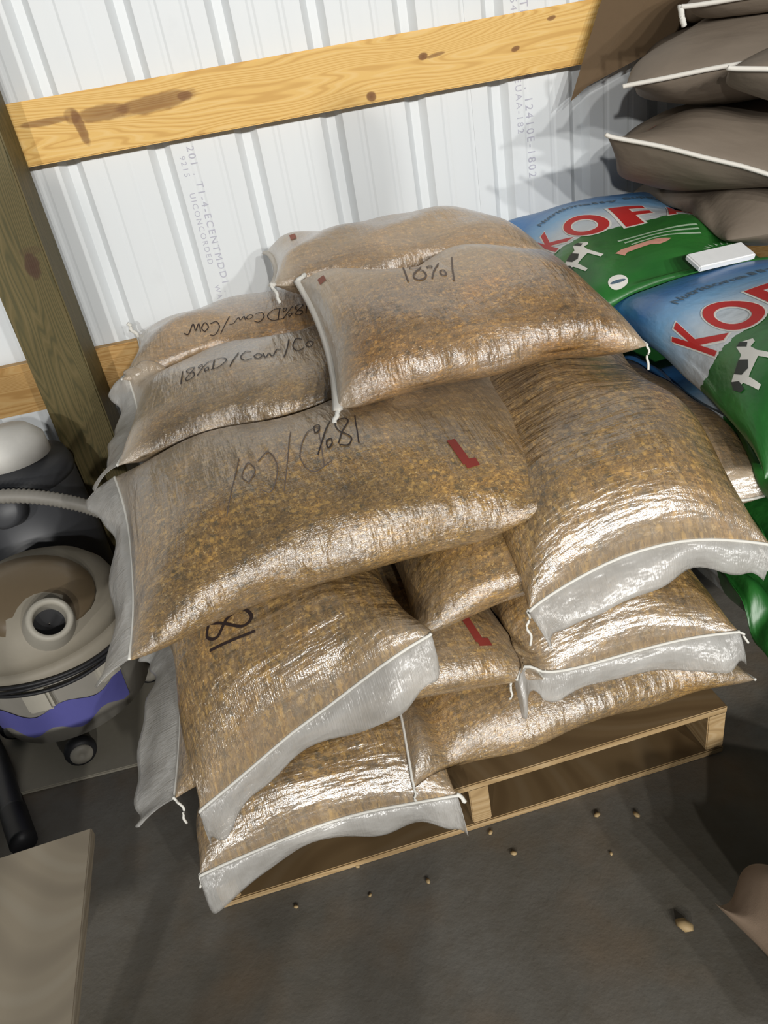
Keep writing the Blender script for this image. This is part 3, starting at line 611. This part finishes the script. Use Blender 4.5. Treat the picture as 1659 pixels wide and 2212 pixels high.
# white card and plastic tag
bm = bmesh.new(); box(bm, -.068, .068, -.028, .028, -.006, .008, .003, Matrix.Translation((.955, 1.51, .815)) @ Matrix.Rotation(math.radians(4), 4, 'Z') @ Matrix.Rotation(.35, 4, 'X'))
tag(bm_obj('white_box', bm, plain('white_card', (.94, .94, .93, 1), .5)), 'small bright white box lying between the two printed sacks', 'box')
# ------------------------------------------------------------------ left corner clutter
gry = plain('dusty_grey_plastic', rgb(140, 133, 119), .55, .3, .1); gry2 = plain('light_grey_plastic', rgb(165, 160, 148), .5, .35); blk = plain('black_plastic', (.015, .015, .017, 1), .5)
drk = plain('charcoal_plastic', rgb(62, 63, 66), .45, .4); brn = plain('smoky_brown_plastic', rgb(100, 86, 66), .35, .5); hub = plain('grey_caster_hub', rgb(150, 145, 134), .5)
purp = plain('purple_label_print', rgb(86, 86, 150), .5); corr = plain('grey_hose_plastic', rgb(140, 136, 128), .5)
T4 = Matrix.Translation
vc = empty('shop_vacuum', (-.70, 1.50, .03)); tag(vc, 'dusty grey shop vacuum with round hose port, wrapped cord and a purple label, lower left', 'vacuum')
b4 = T4((-.70, 1.50, .03))
bm = bmesh.new(); lathe(bm, [(.15, .05), (.175, .06), (.185, .14), (.19, .235), (.19, .24)], 40, b4); bm_obj('drum', bm, plain('milky_drum_plastic', rgb(138, 134, 126), .4, .4), vc, True)
bm = bmesh.new(); lathe(bm, [(.198, .238), (.204, .25), (.204, .27), (.196, .282)], 40, b4); bm_obj('lid_rim', bm, gry, vc, True)
bm = bmesh.new(); lathe(bm, [(.192, .28), (.19, .31), (.175, .355), (.145, .39), (.10, .415), (.05, .425), (.002, .427)], 40, b4); bm_obj('motor_head', bm, gry, vc, True)
bm = bmesh.new(); lathe(bm, [(.10, .0), (.098, .012), (.06, .022), (.002, .024)], 28, b4 @ T4((.035, -.075, .385)) @ Matrix.Rotation(.55, 4, 'X') @ Matrix.Rotation(.25, 4, 'Y') @ Matrix.Diagonal((1.3, 1.0, 1.5, 1))); bm_obj('smoky_cover', bm, brn, vc, True)
pm = b4 @ T4((.085, -.165, .372)) @ Matrix.Rotation(.80, 4, 'X') @ Matrix.Rotation(.42, 4, 'Y')
bm = bmesh.new(); lathe(bm, [(.054, -.09), (.052, .0), (.046, .035), (.043, .045), (.034, .045), (.032, .03), (.03, -.045)], 28, pm, False); bm_obj('hose_port', bm, gry2, vc, True)
bm = bmesh.new(); lathe(bm, [(.031, -.01), (.002, -.012)], 24, pm, False); bm_obj('port_opening', bm, blk, vc)
for k, (z, r, a0) in enumerate(((.244, .207, .0), (.258, .211, .7), (.234, .206, 1.6))):
    tube_obj('power_cord', [(-.70+r*math.cos(a), 1.50+r*math.sin(a), .03+z+.006*math.sin(3*a+a0)) for a in [-3.2+i*.22 for i in range(18)]], .0042, blk, vc, 6)
for a in (-2.4, -1.55, -.75):
    bm = bmesh.new(); box(bm, -.028, .028, -.012, .014, -.03, .03, .006, b4 @ Matrix.Rotation(a+math.pi/2, 4, 'Z') @ T4((0, -.192, .205))); bm_obj('lid_latch', bm, gry2, vc)
n = 24; V = []; Fc = []
for i in range(n+1):
    a = -2.95+i*(2.35/n)
    for z, r in ((.10+.012*math.sin(i), .1835), (.165+.012*math.sin(i*.8+1), .1895)): V.append((-.70+r*math.cos(a), 1.50+r*math.sin(a), .03+z))
    if i: Fc.append((2*i-2, 2*i, 2*i+1, 2*i-1))
mesh_obj('purple_label', V, Fc, purp, vc)
for a in (-1.45, -3.0, .4, 1.8):
    cx, cy = -.70+.17*math.cos(a), 1.50+.17*math.sin(a)
    wm = T4((cx, cy, .045)) @ Matrix.Rotation(.35, 4, 'Z') @ Matrix.Rotation(math.pi/2, 4, 'X')
    bm = bmesh.new(); lathe(bm, [(.02, -.014), (.033, -.013), (.036, -.004), (.036, .006), (.033, .014), (.02, .015)], 24, wm); o = bm_obj('caster', bm, blk, vc, True)
    bm = bmesh.new(); lathe(bm, [(.026, .012), (.025, .019), (.008, .022), (.004, .018), (.002, .018)], 20, wm); h = bm_obj('hub_cap', bm, hub, o, True)
bm = bmesh.new(); box(bm, -1.5, -.42, 1.28, 1.62, 0, .009, .002)  # thin sheet, paler than the concrete
tag(bm_obj('pale_sheet', bm, plain('pale_sheet_grey', rgb(150, 144, 130), .7, .25, .1)), 'thin light grey sheet on the floor under the vacuum', 'panel')
# dark canister with pale lid and its hose, behind
cn = empty('dark_canister', (-.785, 1.88, 0)); tag(cn, 'tall dark canister with a pale domed lid, behind the grey vacuum at the left edge', 'canister')
bm = bmesh.new(); lathe(bm, [(.13, 0), (.152, .02), (.16, .30), (.156, .51)], 36, T4((-.785, 1.88, 0))); bm_obj('drum', bm, drk, cn, True)
bm = bmesh.new(); lathe(bm, [(.155, .505), (.16, .53), (.15, .56), (.10, .585), (.002, .59)], 36, T4((-.785, 1.88, 0))); bm_obj('lid', bm, drk, cn, True)
bm = bmesh.new(); lathe(bm, [(.095, .58), (.092, .625), (.065, .655), (.002, .66)], 30, T4((-.745, 1.835, .01))); bm_obj('pale_cap', bm, plain('pale_plastic', (.75, .73, .68, 1), .5), cn, True)
bm = bmesh.new(); lathe(bm, [(.045, 0), (.045, .05), (.035, .06), (.002, .06)], 24, T4((-.76, 1.735, .50)) @ Matrix.Rotation(1.2, 4, 'X')); bm_obj('hose_socket', bm, drk, cn, True)
hp = spline([(-1.02, 1.66, .56), (-.85, 1.64, .585), (-.70, 1.64, .57), (-.58, 1.64, .52), (-.50, 1.65, .45), (-.455, 1.66, .38), (-.44, 1.67, .28)], 26)
rad = [.0155 if i % 2 else .0185 for i in range(len(hp))]; V, Fc = tube(hp, rad, 12)
tag(mesh_obj('ribbed_hose', V, Fc, corr), 'grey ribbed vacuum hose curving in front of the wooden post', 'hose')
pn = empty('floor_nozzle', (-.80, 1.20, 0)); tag(pn, 'dark plastic pipe with a black end, lying at the left edge above the bench', 'pipe')
tube_obj('pipe', [(-1.02, 1.60, .030), (-.90, 1.40, .026), (-.80, 1.19, .025)], .024, drk, pn, 14)
tube_obj('end_cuff', [(-.812, 1.215, .026), (-.79, 1.17, .027), (-.765, 1.12, .028)], .028, blk, pn, 14)
# low bench corner at lower left, tan sack at lower right
bn = empty('low_bench', (-.66, .70, 0)); tag(bn, 'flat tan board top of a low bench in the bottom left corner', 'bench')
tan = m_wood('tan_board', (.32, .268, .195), (.265, .22, .16), (.35, .30, .225), (), .7)
Rb = T4((-.482, .862, 0)) @ Matrix.Rotation(.09, 4, 'Z')
bm = bmesh.new(); box(bm, -.75, 0, -.62, 0, .285, .305, .002, Rb); bm_obj('bench_top', bm, tan, bn)
for x in (-.70, -.24):
    for y in (-.56, -.16):
        bm = bmesh.new(); box(bm, x, x+.04, y, y+.04, 0, .285, .002, Rb); bm_obj('leg', bm, drk, bn)
tk = bag('lump', 'tan_sack', 'crumpled tan sack on the floor at the bottom right corner', 'sack', None, (.675, .49, .09), .40, .30, .18, 12, mat='kraft', seed=90, lump=.02, seam=(None, None))
# crumbs and chips on the concrete
rng = random.Random(5); sp = plain('spilled_corn', (.42, .30, .15, 1), .6)
for k, (x, y) in enumerate(((772, 1872), (700, 1848), (1110, 1845), (1320, 1845), (1375, 1762), (1290, 1762), (1060, 1800), (925, 1905), (800, 1935), (640, 1960), (1478, 2003))):
    d = ri*(x-829.5) - up*(y-1106) + fw*F; t_ = -CH/d.z; r = rng.uniform(.003, .0055) if x != 1478 else .011
    bm = bmesh.new(); bmesh.ops.create_icosphere(bm, subdivisions=1, radius=r, matrix=T4((d.x*t_, d.y*t_, r*.6)) @ Matrix.Rotation(rng.uniform(0, 3), 4, 'Z') @ Matrix.Diagonal((1.5, 1, .65, 1)))
    tag(bm_obj('corn_kernel', bm, sp, None, True), 'spilled kernel lying on the concrete in front of the pallet', 'kernel', 'spilled kernels on the concrete')
# ------------------------------------------------------------------ the photographer, whose shadow falls on wall and floor
def person():
    X, Y = -.60, -.42
    J = {'pelvis': (X, Y-.04, .95, .135, .10), 'waist': (X, Y-.03, 1.10, .125, .09), 'chest': (X, Y-.01, 1.30, .155, .105), 'neckb': (X, Y, 1.44, .07, .06), 'neck': (X+.01, Y+.02, 1.50, .052, .052), 'head1': (X+.02, Y+.045, 1.58, .07, .085), 'head2': (X+.02, Y+.04, 1.68, .072, .088), 'head3': (X+.02, Y+.03, 1.74, .045, .055)}
    E_ = [('pelvis', 'waist'), ('waist', 'chest'), ('chest', 'neckb'), ('neckb', 'neck'), ('neck', 'head1'), ('head1', 'head2'), ('head2', 'head3')]
    arms = {'l': ((X-.18, Y-.01, 1.40), (X-.24, Y-.05, 1.12), (X-.22, Y+.06, .87), (-.004, .02, -.045)), 'r': ((X+.18, Y-.01, 1.40), (X+.27, Y+.06, 1.15), (-.075, -.115, 1.19), (.030, .030, .012))}
    for s, n in ((-1, 'l'), (1, 'r')):
        sh, el, wr, dv = arms[n]
        J.update({n+'sh': (*sh, .06, .06), n+'el': (*el, .042, .042), n+'wr': (*wr, .028, .03), n+'hip': (X+s*.09, Y-.04, .88, .085, .085), n+'kn': (X+s*.11, Y-.03, .49, .06, .062), n+'an': (X+s*.13, Y-.06, .09, .042, .045), n+'toe': (X+s*.16, Y+.12, .04, .04, .03)})
        palm = tuple(w_+d_ for w_, d_ in zip(wr, dv)); J[n+'pm'] = (*palm, .024, .03)
        E_ += [('chest', n+'sh'), (n+'sh', n+'el'), (n+'el', n+'wr'), (n+'wr', n+'pm'), ('pelvis', n+'hip'), (n+'hip', n+'kn'), (n+'kn', n+'an'), (n+'an', n+'toe')]
        for f in range(5):                          # four fingers of unequal length and a thumb
            k = (f-1.5)*.017; ln = (.9, 1.05, 1., .8, .75)[f]
            if n == 'r': p = [(palm[0]+.006, palm[1]+.012, palm[2]+k), (palm[0]+.028*ln, palm[1]+.022, palm[2]+k*1.1), (palm[0]+.044*ln, palm[1]+.014, palm[2]+k*1.1)]
            else: p = [(palm[0]+.004, palm[1]+k, palm[2]-.022), (palm[0]+.008, palm[1]+k*1.1, palm[2]-.022-.036*ln), (palm[0]+.018, palm[1]+k*1.1, palm[2]-.022-.066*ln)]
            for q, c_ in enumerate(p): J[n+'f%d%d' % (f, q)] = (*c_, .0095-.001*q, .0095-.001*q)
            E_ += [(n+'pm', n+'f%d0' % f), (n+'f%d0' % f, n+'f%d1' % f), (n+'f%d1' % f, n+'f%d2' % f)]
    ks = list(J); me = bpy.data.meshes.new('person'); me.from_pydata([J[k][:3] for k in ks], [(ks.index(a), ks.index(b)) for a, b in E_], [])
    o = bpy.data.objects.new('person', me); C.objects.link(o); o.modifiers.new('skin', 'SKIN'); m = o.modifiers.new('sub', 'SUBSURF'); m.levels = 2; m.render_levels = 2
    for v, k in zip(me.skin_vertices[0].data, ks): v.radius = J[k][3:5]
    me.skin_vertices[0].data[0].use_root = True
    me.materials.append(plain('dark_work_clothes', (.06, .065, .08, 1), .85))
    tag(o, 'person in dark work clothes holding out a phone, whose head shadow falls on the wall', 'person')
    bm = bmesh.new(); R = Matrix(((ri.x, up.x, -fw.x, 0), (ri.y, up.y, -fw.y, -.022), (ri.z, up.z, -fw.z, CH-.01), (0, 0, 0, 1)))
    box(bm, -.036, .036, -.125, .03, .0, .008, .003, R); tag(bm_obj('phone', bm, plain('phone_glass', (.02, .02, .022, 1), .2)), 'dark phone held out in one hand in front of the stack', 'phone')
person()
